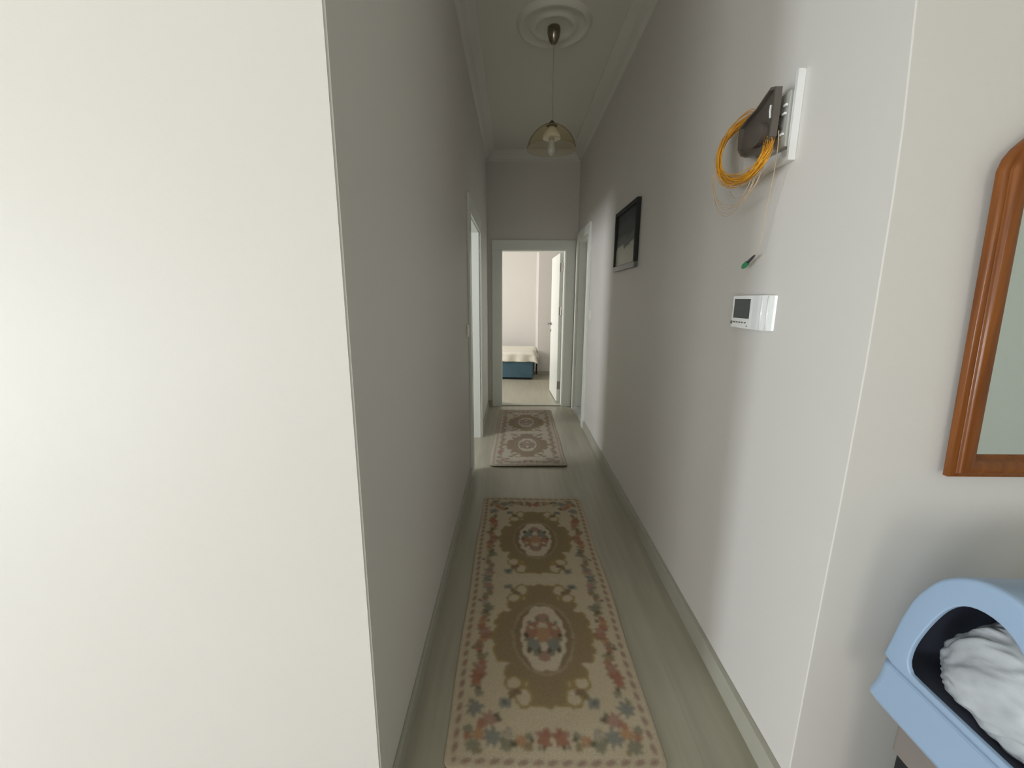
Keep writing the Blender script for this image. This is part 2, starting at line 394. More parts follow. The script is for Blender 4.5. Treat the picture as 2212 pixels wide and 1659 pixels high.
# right door (bathroom), closed and recessed above a marble sill
d3 = struct(thing('door_3', '', '')); del d3['label']; del d3['category']
casing(d3, 'y', DR0, DR1, DRH, XR, -1, cw=.085, t=.024, jt=.16)
bm = B(); box(bm, XR + .10, XR + .14, DR0 + .022, DR1 - .022, .045, DRH - .022); lf3 = obj('door_leaf', bm, M_door, d3, bevel=.002)
bm = B(); box(bm, XR - .004, XR + .15, DR0 + .02, DR1 - .02, 0, .04); obj('sill', bm, M_marble, d3, bevel=.003)
bm = B(); hx = XR + .10
tube(bm, [(hx, 4.42, 1.0), (hx - .01, 4.42, 1.0)], .024, 12); tube(bm, spline([(hx - .01, 4.42, 1.0), (hx - .045, 4.422, 1.0), (hx - .05, 4.45, 1.0), (hx - .05, 4.53, 1.0)], 4), .009, 8)
obj('handle', bm, M_metal, lf3, smooth=True)

# ------------------------------------------------------------------ ceiling rose
PX, PY = .229, 2.921
bm = B()
lathe(bm, [(0.0, ZC - .020), (.055, ZC - .020), (.07, ZC - .012), (.095, ZC - .010), (.105, ZC - .024), (.120, ZC - .034), (.137, ZC - .026), (.150, ZC - .009), (.185, ZC - .007), (.193, ZC - .018), (.203, ZC - .030), (.216, ZC - .026), (.224, ZC - .006), (.232, ZC)], 72, (PX, PY))
tag(obj('ceiling_rose', bm, M_ceil, smooth=True), 'round white plaster ceiling rose with raised rings above the hanging lamp', 'ceiling rose')

# ------------------------------------------------------------------ pendant lamp
t = thing('pendant_lamp', 'hanging ceiling lamp with clear amber bell glass shade and steel cap', 'lamp', (PX, PY, ZC))
def lobj(name, prof, m, par=t, n=40, smooth=True):
    bm = B(); lathe(bm, [(r, z - ZC) for r, z in prof], n); return obj(name, bm, m, par, smooth=smooth)
lobj('canopy', [(0, 2.971), (.032, 2.971), (.0385, 2.966), (.040, 2.952), (.039, 2.935), (.034, 2.912), (.026, 2.893), (.016, 2.880), (.008, 2.875), (0, 2.874)], M_bronze)
bm = B(); tube(bm, [(0, 0, 2.876 - ZC), (.002, 0, 2.66 - ZC), (.004, 0, 2.44 - ZC)], .0026, 8)
tube(bm, [(-.03, -.01, 2.905 - ZC), (-.031, -.01, 2.862 - ZC)], .0012, 6)
obj('cord', bm, mat('clear_grey_cord', (0.42, 0.41, 0.35), 0.4), t)
lobj('shade_cap', [(0, 2.456), (.006, 2.456), (.012, 2.449), (.030, 2.432), (.036, 2.426), (0, 2.424)], mat('bronze_cap', (0.10, 0.085, 0.05), 0.45, 0.4))
glass = [(.030, 2.428), (.055, 2.420), (.082, 2.405), (.108, 2.382), (.128, 2.356), (.142, 2.330), (.150, 2.310), (.154, 2.294)]
sh = lobj('shade', glass + [(.157, 2.291), (.157, 2.296)] + [(r + .003, z + .002) for r, z in glass[::-1]], M_glass)
lobj('lamp_holder', [(0, 2.424), (.020, 2.42), (.034, 2.404), (.046, 2.385), (.056, 2.366), (.058, 2.352), (.054, 2.350), (.03, 2.352), (0, 2.352)], M_switch)
lobj('bulb', [(0, 2.352), (.017, 2.352), (.019, 2.34), (.018, 2.325), (.022, 2.308), (.027, 2.290), (.027, 2.272), (.020, 2.258), (.010, 2.251), (0, 2.250)], M_bulb)

# ------------------------------------------------------------------ light switches
s1 = thing('light_switch', 'white light switch on the left wall beside the near open doorway', 'light switch', (XL, 2.90, 1.13))
bm = B(); box(bm, 0, .009, -.042, .042, -.042, .042); obj('plate', bm, M_switch, s1, bevel=.002)
bm = B(); box(bm, .009, .014, -.028, .028, -.028, .028); obj('rocker', bm, M_switch, s1, bevel=.002)
s2 = thing('light_switch', 'cream double light switch on the right wall next to the bathroom door casing', 'light switch', (XR, 4.12, 1.197))
bm = B(); box(bm, -.010, 0, -.055, .055, -.041, .041); obj('plate', bm, M_switch, s2, bevel=.002)
for k in (-1, 1):
    bm = B(); box(bm, -.015, -.010, k * .020 - .0185, k * .020 + .0185, -.028, .028); obj('rocker', bm, M_switch, s2, bevel=.002)

# ------------------------------------------------------------------ framed picture on the right wall
pf = thing('framed_picture', 'dark framed stormy landscape picture hanging on the right corridor wall', 'picture', (XR, 2.90, 1.745))
hy, hz = .272, .198
for nm, (y0, y1, z0, z1), m in (('frame_rail', (-hy, hy, hz - .026, hz), M_frame), ('frame_rail', (-hy, hy, -hz - .004, -hz + .030), M_framegrey), ('frame_stile', (-hy, -hy + .026, -hz + .030, hz - .026), M_frame), ('frame_stile', (hy - .026, hy, -hz + .030, hz - .026), M_frame)):
    bm = B(); box(bm, -.026, -.001, y0, y1, z0, z1); o = obj(nm, bm, m, pf, bevel=.003)
    if m is M_framegrey: o['label'] = 'bottom rail of the frame, greyed for reflected light'
bm = B(); box(bm, -.014, -.004, -hy + .022, hy - .022, -hz + .026, hz - .022); obj('print', bm, M_print_art, pf)

# ------------------------------------------------------------------ thermostat / wall controller
th = thing('wall_thermostat', 'white glossy wall control unit with dark square screen and small buttons', 'thermostat', (XR, 1.3, 1.312))
prof = [(0, .118), (-.016, .118), (-.021, .112), (-.022, .02), (-.0225, -.01), (-.0215, -.035), (-.0185, -.056), (-.013, -.074), (-.006, -.086), (0, -.091)]
prof = [(a, b) for a, b in prof]
bm = B()
loft(bm, [[Vector((a, b, z)) for a, b in prof] for z in (-.051, .051)])
body = obj('housing', bm, M_whiteplastic, th, bevel=.0022)
for yy, xx_ in ((-.050, -.0185), (-.071, -.0130)):  # ribs added so their curve catches the window light as streaks
    bm = B(); tube(bm, [(xx_, yy, -.0495), (xx_, yy, .0495)], .0034, 14); obj('streak_rib', bm, M_whiteplastic, th, smooth=True)
bm = B(); box(bm, -.0235, -.0205, .006, .098, -.020, .040); obj('screen', bm, M_screen, th, bevel=.001)
for k in range(5):
    bm = B(); box(bm, -.0232, -.021, .087 - k * .0165, .0955 - k * .0165, -.035, -.031); obj('button', bm, M_print, th)
bm = B(); box(bm, -.0232, -.021, .104, .112, -.040, -.030); obj('button', bm, M_print, th)
bm = B(); tube(bm, [(-.0235, .014, -.043), (-.021, .014, -.043)], .0022, 8); obj('indicator', bm, M_print, th)

# ------------------------------------------------------------------ fibre box with its parts
fb = thing('fibre_junction_box', 'open white telecom junction box on the right wall with brown splice tray', 'junction box', (XR, 1.34, 1.82))
def L(y, z, x): return Vector((x - XR, y - 1.34, z - 1.82))
bm = B(); loft(bm, [[L(y, z, x) for y, z in ((1.212, 1.716), (1.474, 1.712), (1.474, 1.884), (1.232, 1.892), (1.224, 1.932), (1.212, 1.932))] for x in (XR, XR - .006)])
obj('base_plate', bm, M_whiteplastic, fb, bevel=.002)
bm = B()
for q in (((1.212, 1.716), (1.474, 1.712), (1.474, 1.722), (1.212, 1.727)), ((1.212, 1.727), (1.221, 1.727), (1.222, 1.932), (1.212, 1.932))):
    loft(bm, [[L(y, z, x) for y, z in q] for x in (XR - .006, XR - .020)])
obj('rim', bm, M_whiteplastic, fb)
bm = B(); loft(bm, [[L(y, z, x) for y, z in ((1.224, 1.752), (1.365, 1.757), (1.365, 1.886), (1.226, 1.890))] for x in (XR - .006, XR - .026)])
ins = obj('splitter_module', bm, M_insert, fb, bevel=.003)
for (y, z, r) in ((1.262, 1.820, .0065), (1.268, 1.806, .004), (1.262, 1.838, .004)):
    bm = B(); tube(bm, [L(y, z, XR - .0255), L(y, z, XR - .028)], r, 10); obj('port', bm, M_black, ins)
for (y, z) in ((1.234, 1.855), (1.236, 1.835), (1.236, 1.785)):
    bm = B(); loft(bm, [[L(a, b, x) for a, b in ((y - .006, z - .003), (y + .006, z - .003), (y + .006, z + .003), (y - .006, z + .003))] for x in (XR - .027, XR - .034)]); obj('clip', bm, M_whiteplastic, ins, bevel=.0008)
# latch lines of the module
bm = B(); tube(bm, [L(1.243, 1.80, XR - .030), L(1.25, 1.815, XR - .034), L(1.243, 1.83, XR - .030)], .0018, 6); tube(bm, [L(1.245, 1.79, XR - .030), L(1.29, 1.782, XR - .031)], .0018, 6)
obj('wire_clip', bm, mat('dark_wire', (0.08, 0.07, 0.06), 0.5), ins)
# tray
ks = .69 / .70
def T(y, z): return (y * ks, 1.35 + (z - 1.35) * ks)
tr_out = [T(*q) for q in ((1.250, 1.907), (1.274, 1.915), (1.305, 1.903), (1.339, 1.888), (1.385, 1.880), (1.425, 1.869), (1.428, 1.840), (1.424, 1.807), (1.402, 1.782), (1.370, 1.768), (1.335, 1.762), (1.296, 1.763), (1.268, 1.772), (1.252, 1.787), (1.249, 1.83), (1.249, 1.868))]
bm = B(); loft(bm, [[L(y, z, x) for y, z in tr_out] for x in (.700, .694)]); tray = obj('splice_tray', bm, M_tray, fb)
cy_, cz_ = 1.315, 1.82
bm = B()
inner = [(cy_ + (y - cy_) * .93, cz_ + (z - cz_) * .92) for y, z in tr_out]
ra = loft(bm, [[L(y, z, .694) for y, z in tr_out], [L(y, z, .682) for y, z in tr_out], [L(y, z, .682) for y, z in inner], [L(y, z, .694) for y, z in inner]], False, False)
obj('tray_rim', bm, M_tray, tray)
bm = B(); box(bm, .700 - XR, -.005, 1.300 - 1.34, 1.345 - 1.34, 1.80 - 1.82, 1.86 - 1.82); obj('tray_post', bm, M_insert, fb)
bm = B(); hub = [(1.30 + .040 * math.cos(a), 1.805 + .030 * math.sin(a)) for a in np.linspace(0, 2 * math.pi, 24, endpoint=False)]
loft(bm, [[L(y, z, x) for y, z in hub] for x in (.694, .676)]); obj('spool', bm, M_tray, tray)
bm = B(); tube(bm, [L(1.248, 1.83, .685), L(1.243, 1.845, .68), L(1.249, 1.86, .684)], .003, 6); obj('latch', bm, M_whiteplastic, tray)

# coil of yellow fibre: many loops, one cable
bm = B(); R = random.Random(3)
def coil_loop(cy, cz, a, b, tilt, x0, wob, r, droop=0):
    pts = []; ph = R.random() * 6.28; n = 44; chord = 1
    for k in range(n):
        th_ = 2 * math.pi * k / n
        u = a * math.cos(th_); v = b * math.sin(th_)
        if v < 0: v -= droop * (-v / b)
        if u < 0 and v > 0: g = 1 - .20 * abs(math.sin(2 * th_)); u *= g; v *= g
        y = cy + u * math.cos(tilt) - v * math.sin(tilt); z = cz + u * math.sin(tilt) + v * math.cos(tilt)
        y += wob * math.sin(2 * th_ + ph); z += wob * .7 * math.sin(3 * th_ + ph * 2)
        back = min(1, max(0, (math.sin(th_ - .30) + .15) / .75)); back = back * back * (3 - 2 * back)
        x = min(.7225, x0 + .005 * math.sin(th_ + ph) + .057 * back)      # hung over the hub: behind the tray at the top, in front below
        q_ = x / .660
        pts.append((x - XR, y * q_ - 1.34, 1.35 + (z - 1.35) * q_ - 1.80))
    tube(bm, pts, r, 5, closed=True)
for k in range(38):
    f = k / 37
    coil_loop(1.333 + R.uniform(-.010, .010), 1.777 + R.uniform(-.006, .006), .146 + R.uniform(-.024, .018), .079 + R.uniform(-.018, .012), math.radians(11 + R.uniform(-4, 4)), .656 + R.uniform(-.012, .012), .004, .0010, R.uniform(0, .008))
fc = thing('fibre_cable_coil', '', 'cable', (XR, 1.34, 1.80))
str_ = obj('wound_strands', bm, M_orange, fc, smooth=True); str_['kind'] = 'stuff'
tag(fc, 'coil of bright yellow orange fibre cable hanging over the brown splice tray', 'cable')
bm = B(); R = random.Random(9)
for k in range(5):
    coil_loop(1.365 + R.uniform(-.012, .012), 1.752 + R.uniform(-.01, .01), .150 + R.uniform(-.02, .025), .085 + R.uniform(-.01, .01), math.radians(14 + R.uniform(-6, 6)), .662 + R.uniform(-.01, .01), .006, .0008, R.uniform(.02, .06))
pts = spline([(.690 - XR, 1.215 - 1.34, 1.712 - 1.80), (.690 - XR, 1.25 - 1.34, 1.69 - 1.80), (.690 - XR, 1.33 - 1.34, 1.662 - 1.80), (.69 - XR, 1.40 - 1.34, 1.66 - 1.80), (.69 - XR, 1.44 - 1.34, 1.69 - 1.80)], 8)
tube(bm, pts, .0008, 5)
ll = obj('loose_loops', bm, M_pale, fc, smooth=True); ll['label'] = 'thin pale loose loops drooping below the coil'
# pigtail with green plug
pg = thing('fibre_patch_lead', 'thin hanging fibre lead ending in a small green and charcoal plug', 'cable', (XR - .03, 1.25, 1.72))
def G(y, z, x=.715): return Vector((x - (XR - .03), y - 1.25, z - 1.72))
k7 = .715 / .745
def W(y, z, x=.715): return G(y * x / .745, 1.35 + (z - 1.35) * x / .745, x)
bm = B(); tube(bm, spline([W(1.305, 1.82, .69), W(1.30, 1.77, .69), W(1.305, 1.70, .70), W(1.318, 1.62, .712), W(1.325, 1.55), W(1.338, 1.505), W(1.352, 1.486)], 8), .0009, 5); obj('lead', bm, M_pale, pg)
a0, a1, a2 = W(1.352, 1.486), W(1.388, 1.4675), W(1.418, 1.453)
bm = B(); tube(bm, [a0, a0.lerp(a1, .15), a0.lerp(a1, .5), a1], [.0018, .0032, .0042, .0044], 10); obj('boot', bm, M_boot, pg, smooth=True)
dd = (a2 - a1).normalized(); uu = dd.cross(Vector((1, 0, 0))).normalized(); ww = Vector((1, 0, 0))
def plug(bm, p, q, s, s2):
    loft(bm, [[c + uu * (i * s * 1.05) + ww * (j * s2) for i, j in ((-1, -1), (1, -1), (1, 1), (-1, 1))] for c in (p, q)])
bm = B(); plug(bm, a1.lerp(a2, .08), a1.lerp(a2, .82), .0056, .0046); plug(bm, a1.lerp(a2, .82), a2, .0042, .0036); plug(bm, a1.lerp(a2, .0) , a1.lerp(a2, .08), .004, .004)
obj('plug', bm, M_green, pg)

# ------------------------------------------------------------------ mirror
mir = thing('wall_mirror', 'tall wall mirror in varnished orange brown wooden frame', 'mirror', (1.18, .862, 1.3))
half = [(0, .976), (-.200, .976), (-.206, 1.00)]
outl = [(-.239, .976), (-.268, 1.590), (-.262, 1.612), (-.250, 1.630), (-.236, 1.643), (-.19, 1.685), (-.13, 1.715), (-.06, 1.732), (0, 1.737)]
full = outl + [(-x, z) for x, z in outl[-2::-1]]
def offs(poly, d):
    out = []; n = len(poly)
    for i in range(n):
        a, b, c = Vector(poly[i - 1]), Vector(poly[i]), Vector(poly[(i + 1) % n])
        e1, e2 = (b - a).normalized(), (c - b).normalized()
        n1, n2 = Vector((e1.y, -e1.x)), Vector((e2.y, -e2.x))
        m_ = (n1 + n2).normalized(); out.append(tuple(b + m_ * (d / max(.3, m_.dot(n1)))))
    return out
bm = B(); fw = .050
prof = [(0, 0), (0, -.010), (.002, -.014), (.006, -.016), (.010, -.016), (.011, -.0175)] + [(.0265 - .0155 * math.cos(a), -.0175 - .010 * math.sin(a)) for a in np.linspace(.2, math.pi - .2, 11)] + [(.042, -.0175), (.043, -.015), (.048, -.010), (fw, -.007), (fw, 0)]
loops = []
for d, y in prof:
    loops.append([(x, y, z - 1.3) for x, z in offs(full, d)])
rows = [[bm.verts.new(p) for p in l] for l in loops]
n = len(full)
for a, b in zip(rows, rows[1:] + rows[:1]):
    for i in range(n): bm.faces.new((a[i], a[(i + 1) % n], b[(i + 1) % n], b[i]))
fo = obj('frame', bm, M_wood, mir, smooth=True); fo.data.set_sharp_from_angle(angle=math.radians(38))
gl_ = offs(full, fw - .004)
bm = B(); loft(bm, [[(x, y, z - 1.3) for x, z in gl_] for y in (-.002, -.006)]); obj('mirror_glass', bm, M_mirror, mir)

# ------------------------------------------------------------------ rugs
def paint_rug(w, l, U, V, pal, seed):
    """colours on the u,v grid; the design mirrors about both middle lines"""
    R = np.random.RandomState(seed)
    # wobble for woven edges
    def wob(s, amp, k):
        r = np.random.RandomState(k)
        out = np.zeros_like(U)
        for _ in range(5):
            a, b, c = r.uniform(-1, 1) * s, r.uniform(-1, 1) * s, r.uniform(0, 6.28)
            out += np.sin(U * a + V * b + c)
        return out * amp / 2.2
    Uw = U + wob(420, .0016, 1) + wob(160, .0018, 3); Vw = V + wob(420, .0016, 2) + wob(160, .0018, 4)
    su = (Uw - w / 2); au = np.abs(su); v = np.where(Vw < l / 2, Vw, l - Vw)
    dv = v - .502
    col = np.ones(U.shape + (3,)) * np.array(pal['cream'])
    def put(mask, c, a=1.0):
        m = np.clip(mask, 0, 1)[..., None] * a
        col[:] = col * (1 - m) + np.array(c) * m
    def ell(cu, cvv, ru, rv, soft=.10):
        q = np.sqrt(((au - cu) / ru) ** 2 + ((v - cvv) / rv) ** 2); return np.clip((1 - q) / soft + .5, 0, 1)
    # medallion body
    th = np.arctan2(dv / .306, au / .195)
    rad = np.sqrt((dv / .306) ** 2 + (au / .195) ** 2)
    def body(ex):
        m = (au < .070 + ex) & (np.abs(dv) < .298 + ex)
        m |= ((au / (.085 + ex)) ** 2 + (dv / (.306 + ex)) ** 2) < 1
        m |= (au < .138 + ex) & (np.abs(dv) < .205 + ex) & (au + np.abs(dv) < .30 + ex)
        m |= (au < .145 + ex) & (np.abs(dv) < .155 + ex)
        m |= (au < .186 + ex) & (np.abs(dv) < .082 + ex)
        for c_, d_, r_ in ((.150, .100, .036), (.172, .070, .026), (.172, .02, .027), (.125, .170, .026), (.108, .225, .026), (.075, .262, .02)):
            m |= ((au - c_) ** 2 + (np.abs(dv) - d_) ** 2) < (r_ + ex) ** 2
        m &= ~((((au - .155) / .016) ** 2 + ((np.abs(dv) - .138) / .010) ** 2) < 1)
        m |= (((au - .205) / (.014 + ex)) ** 2 + (dv / (.013 + ex)) ** 2) < 1
        return m
    put(body(.0045) * 1.0, pal['gold']); put(body(-.004) * 1.0, pal['medal'])
    adv = np.abs(dv)
    # scroll loops near the four shoulders of each medallion
    for cu, cd, ru, rv in ((.086, .268, .026, .034), (.122, .215, .028, .024)):
        q = np.sqrt(((au - cu) / ru) ** 2 + ((adv - cd) / rv) ** 2)
        put((q < 1.25) * 1.0, pal['gold']); put((q < .88) * 1.0, pal['cream'])
    def adell(cu, cd, ru, rv): return (((au - cu) / ru) ** 2 + ((adv - cd) / rv) ** 2) < 1
    put(adell(.112, .250, .018, .012) * 1.0, pal['brown']); put(adell(.128, .262, .012, .016) * 1.0, pal['olive'])
    for (a_, b_) in ((.150, .290), (.139, .284), (.160, .283), (.141, .299), (.159, .298)): put(adell(a_, b_, .0115, .011) * 1.0, pal['blue'], .75)
    put(adell(.150, .288, .004, .004) * 1.0, pal['dark'])
    # oval
    q = np.sqrt((su / .124) ** 2 + (dv / .184) ** 2)
    put(((q > .965) & (q < 1.0)) * 1.0, pal['cream'], .45); put(((q > .925) & (q < .945)) * 1.0, pal['cream'], .35)
    put((q < .925) * 1.0, pal['brown'], .55)
    q2 = np.sqrt((su / .091) ** 2 + (dv / .168) ** 2) * (1 + .035 * np.cos(12 * np.arctan2(dv, su)))
    put((q2 < 1) * 1.0, pal['cream2'])
    # bouquet
    bqs = [(0, .095, .030, .026, 'pink'), (0, .010, .030, .046, 'orange'), (.050, .020, .024, .040, 'red'), (.040, -.045, .026, .032, 'blue'), (0, -.100, .024, .026, 'pink'), (.030, .058, .018, .018, 'red'), (.055, .068, .010, .012, 'green'), (.070, .0, .010, .012, 'dark'), (.066, -.020, .012, .010, 'green'), (.030, -.085, .012, .016, 'green'), (.058, -.072, .010, .014, 'dark'), (.022, .085, .009, .012, 'green'), (.048, .042, .012, .010, 'cream'), (.018, -.072, .008, .012, 'dark'), (.012, .050, .012, .012, 'cream')]
    s = np.where(Vw < l / 2, 1, -1)
    for cu, cd, ru, rv, c in bqs:
        put(((((au - cu) / ru) ** 2 + ((dv - cd) / rv) ** 2) < 1) * 1.0, pal[c], .85)
    # flower sprays
    def flower(cu, cvv, r, c, petals=7, a=.85, aspect=1.0):
        du = au - cu; d2 = (v - cvv) / aspect
        t_ = np.arctan2(d2, du); rr_ = np.sqrt(du * du + d2 * d2)
        put((rr_ < r * (.82 + .22 * np.cos(petals * t_ + cu * 70))) * 1.0, pal[c], a)
        put((rr_ < r * .38) * 1.0, [min(1, x * 1.25) for x in pal[c]], .6)
    U0 = w / 2
    for cu, cvv, r, c in ((U0 - .078, .190, .029, 'blue'), (U0 - .128, .154, .027, 'pink'), (U0 - .100, .138, .016, 'red'), (U0 - .096, .108, .023, 'orange'), (U0 - .141, .098, .030, 'blue'), (U0 - .082, .070, .024, 'green'), (U0 - .060, .120, .017, 'green'), (U0 - .062, .098, .014, 'red'), (U0 - .160, .156, .012, 'dark'), (U0 - .150, .170, .010, 'dark'), (U0 - .062, .215, .012, 'green'), (U0 - .102, .055, .012, 'olive'),
                          (U0 - .190, .112, .018, 'grey'), (U0 - .186, .074, .021, 'green'), (U0 - .208, .082, .012, 'dark'), (U0 - .230, .089, .020, 'orange'), (U0 - .255, .104, .014, 'green'), (U0 - .262, .094, .009, 'dark'), (U0 - .252, .073, .015, 'olive'), (U0 - .170, .092, .010, 'green')):
        flower(cu, cvv, r * 1.1, c)
    flower(.026, .095, .026, 'red', 6, .9, 1.25); flower(.020, .118, .014, 'red', 5, .9); flower(.046, .112, .012, 'pink', 5); put(((au < .030) & (np.abs(v - .112) < .005)) * 1.0, pal['red'], .7); put(((au < .006) & (v > .045) & (v < .100)) * 1.0, pal['cream'])
    put(ell(.030, .070, .006, .008), pal['dark'], .8); put(ell(.044, .070, .006, .008), pal['dark'], .6)
    # side garland
    side = [(.245, 'green', .012), (.262, 'dark', .008), (.285, 'red', .015), (.305, 'red', .018), (.328, 'red', .021), (.350, 'pink', .016), (.372, 'red', .013), (.395, 'olive', .015), (.415, 'dark', .009), (.430, 'red', .013), (.452, 'brown', .016), (.478, 'orange', .015), (.500, 'red', .018), (.522, 'pink', .021), (.546, 'red', .017), (.570, 'orange', .014), (.592, 'red', .012), (.612, 'olive', .012), (.632, 'dark', .013), (.650, 'green', .019), (.668, 'green', .014), (.690, 'grey', .013), (.712, 'red', .011), (.730, 'green', .014), (.752, 'brown', .012), (.778, 'blue', .014), (.800, 'pink', .018), (.825, 'grey', .017), (.845, 'blue', .015)]
    for i, (cvv, c, r) in enumerate(side):
        wv = .010 * math.sin(cvv * 47) + .004 * math.sin(cvv * 131)
        flower(U0 - .084 + wv, cvv, r * 1.42, c, 5 + i % 3, .8)
        if i % 2: flower(U0 - .084 + wv + (.021 if i % 4 == 1 else -.023), cvv + .009, .0105, ('dark', 'green', 'olive')[i % 3], 4, .7)
    # borders
    de = np.minimum(U0 - np.abs(U - U0), np.minimum(V, l - V))
    along = np.where((U0 - np.abs(U - U0)) < np.minimum(V, l - V), V, U)
    tt = (along / .043) % 1.0
    bcen = .0275
    put(((de > .017) & (de < .038)) * 1.0, [x * .93 for x in pal['cream']])
    mot = (np.abs(de - bcen + .003 * np.sin(6.28 * tt)) < .0085 * np.sqrt(np.clip(1 - ((tt - .5) / .36) ** 2, 0, 1)))
    put(mot * 1.0, pal['border'], .85)
    put(((np.abs(de - bcen) < .0018)) * 1.0, pal['border'], .45)
    put((de < .010) * 1.0, pal['edge'])
    put(((de > .0405) & (de < .043)) * 1.0, pal['cream2'], .6)
    # plain joining band across the middle is slightly lighter
    put((np.abs(Vw - l / 2) < .018) * ((U0 - au * 0) > 0) * (au < .235) * 1.0, pal['cream2'], .5)
    for _ in range(2 + (seed == 2)):       # woven colours bleed a little into each other
        c0 = np.pad(col, ((1, 1), (1, 1), (0, 0)), mode='edge')
        col = (c0[:-2, 1:-1] + c0[2:, 1:-1] + c0[1:-1, :-2] + c0[1:-1, 2:] + 2 * c0[1:-1, 1:-1]) / 6
    nz = R.normal(0, .045, U.shape); col = col * (1 + nz[..., None])
    return np.clip(col, 0, 1)

PAL1 = dict(cream=(.53, .445, .315), cream2=(.57, .48, .36), gold=(.33, .245, .11), medal=(.285, .215, .125), brown=(.23, .155, .105), olive=(.23, .18, .10), blue=(.19, .195, .175), red=(.31, .145, .095), pink=(.33, .195, .155), orange=(.38, .215, .115), green=(.20, .19, .135), grey=(.31, .27, .21), dark=(.085, .075, .05), border=(.29, .185, .155), edge=(.54, .45, .34))
PAL2 = dict(cream=(.46, .41, .33), cream2=(.49, .435, .36), gold=(.31, .245, .17), medal=(.275, .215, .155), brown=(.265, .20, .145), olive=(.26, .21, .15), blue=(.25, .21, .17), red=(.29, .19, .15), pink=(.32, .235, .19), orange=(.30, .22, .16), green=(.25, .215, .165), grey=(.33, .28, .23), dark=(.19, .145, .10), border=(.31, .235, .19), edge=(.46, .39, .32))  # far rug: corridor shadow mixed into browner, duller colours

def make_rug(name, x0, x1, y0, y1, pal, seed, lift, skew=0.0):
    w, l = .66, 1.70; st = .0042
    nu, nv = int(w / st) + 1, int(l / st) + 1
    us = np.linspace(0, w, nu); vs = np.linspace(0, l, nv)
    U, V = np.meshgrid(us, vs)
    # rounded corners: pull grid points inside a rounded rectangle
    rc = .035
    cu = np.clip(U, rc, w - rc); cv_ = np.clip(V, rc, l - rc); du, dv_ = U - cu, V - cv_
    ln = np.sqrt(du ** 2 + dv_ ** 2); mxx = np.maximum(np.abs(du), np.abs(dv_))
    f = np.where(ln > 1e-9, mxx / np.maximum(ln, 1e-9), 1)
    PU, PV = cu + du * f, cv_ + dv_ * f
    edge = np.minimum(np.minimum(U, w - U), np.minimum(V, l - V))
    Z = .0085 - .0035 * np.exp(-edge / .004) + lift(U, V)
    Xc = x0 + PU / w * (x1 - x0) + skew * (PV / l - .5) + .0025 * np.sin(PV * 9 + seed); Yc = y0 + PV / l * (y1 - y0) + .003 * np.sin(PU * 8 + seed * 2)
    col = paint_rug(w, l, U, V, pal, seed)
    verts = np.stack([Xc, Yc, Z], -1).reshape(-1, 3)
    idx = np.arange(nu * nv).reshape(nv, nu)
    quads = np.stack([idx[:-1, :-1], idx[:-1, 1:], idx[1:, 1:], idx[1:, :-1]], -1).reshape(-1, 4)
    root = thing(name, '', 'rug', ((x0 + x1) / 2, (y0 + y1) / 2, 0))
    verts[:, 0] -= (x0 + x1) / 2; verts[:, 1] -= (y0 + y1) / 2
    me = bpy.data.meshes.new('pile')
    me.vertices.add(len(verts)); me.vertices.foreach_set('co', verts.ravel())
    me.loops.add(quads.size); me.loops.foreach_set('vertex_index', quads.ravel())
    me.polygons.add(len(quads)); me.polygons.foreach_set('loop_start', np.arange(0, quads.size, 4)); me.polygons.foreach_set('loop_total', np.full(len(quads), 4))
    me.update(); me.validate()
    ca = me.color_attributes.new('weave', 'FLOAT_COLOR', 'POINT')
    ca.data.foreach_set('color', np.concatenate([col.reshape(-1, 3), np.ones((nu * nv, 1))], 1).astype(np.float32).ravel())
    me.materials.append(M_rug)
    o = bpy.data.objects.new('pile', me); C.objects.link(o); o.parent = root
    # backing: skirt and underside following the border
    ring = list(idx[0, :]) + list(idx[1:, -1]) + list(idx[-1, -2::-1]) + list(idx[-2:0:-1, 0])
    bm = B()
    top = [Vector(verts[i]) for i in ring]
    loft(bm, [[Vector((p.x, p.y, p.z - .0005)) for p in top], [Vector((p.x, p.y, max(p.z - .006, .0008))) for p in top]], False, True)
    obj('backing', bm, M_rugback, root)
    return root
r1 = make_rug('runner_rug', -.205, .456, .955, 2.657, PAL1, 1, lambda U, V: 0.0015 * np.sin(U * 7) * np.exp(-(1.7 - V) / .12))
r1['label'] = 'cream and gold floral medallion runner rug on the floor nearest the camera'
r2 = make_rug('runner_rug', -.188, .446, 3.20, 4.955, PAL2, 2, lambda U, V: (.006 + .010 * U) * np.exp(-V / .05) + .006 * np.exp(-(1.7 - V) / .04), skew=.02)
r2['label'] = 'second floral medallion rug farther down the corridor before the bedroom doorway'
for r in (r1, r2): r['group'] = 'floral runner rugs in the corridor'

# ------------------------------------------------------------------ bed in the far room
bd = thing('bed', 'low bed with blue upholstered base seen through the far doorway', 'bed', (.31, 6.93, 0))
Mb = Matrix.Rotation(math.radians(-4.5), 4, 'Z')
bm = B(); box(bm, -1.93, -.03, .04, .93, .0, .035, Mb); obj('underbed_shade', bm, M_bedblack, bd)
bm = B(); box(bm, -1.96, 0, 0, .96, .035, .315, Mb); obj('bed_base', bm, M_bedblue, bd, bevel=.012)
bm = B(); box(bm, -1.95, -.01, .01, .95, .317, .448, Mb); obj('mattress', bm, M_mattress, bd, bevel=.03)
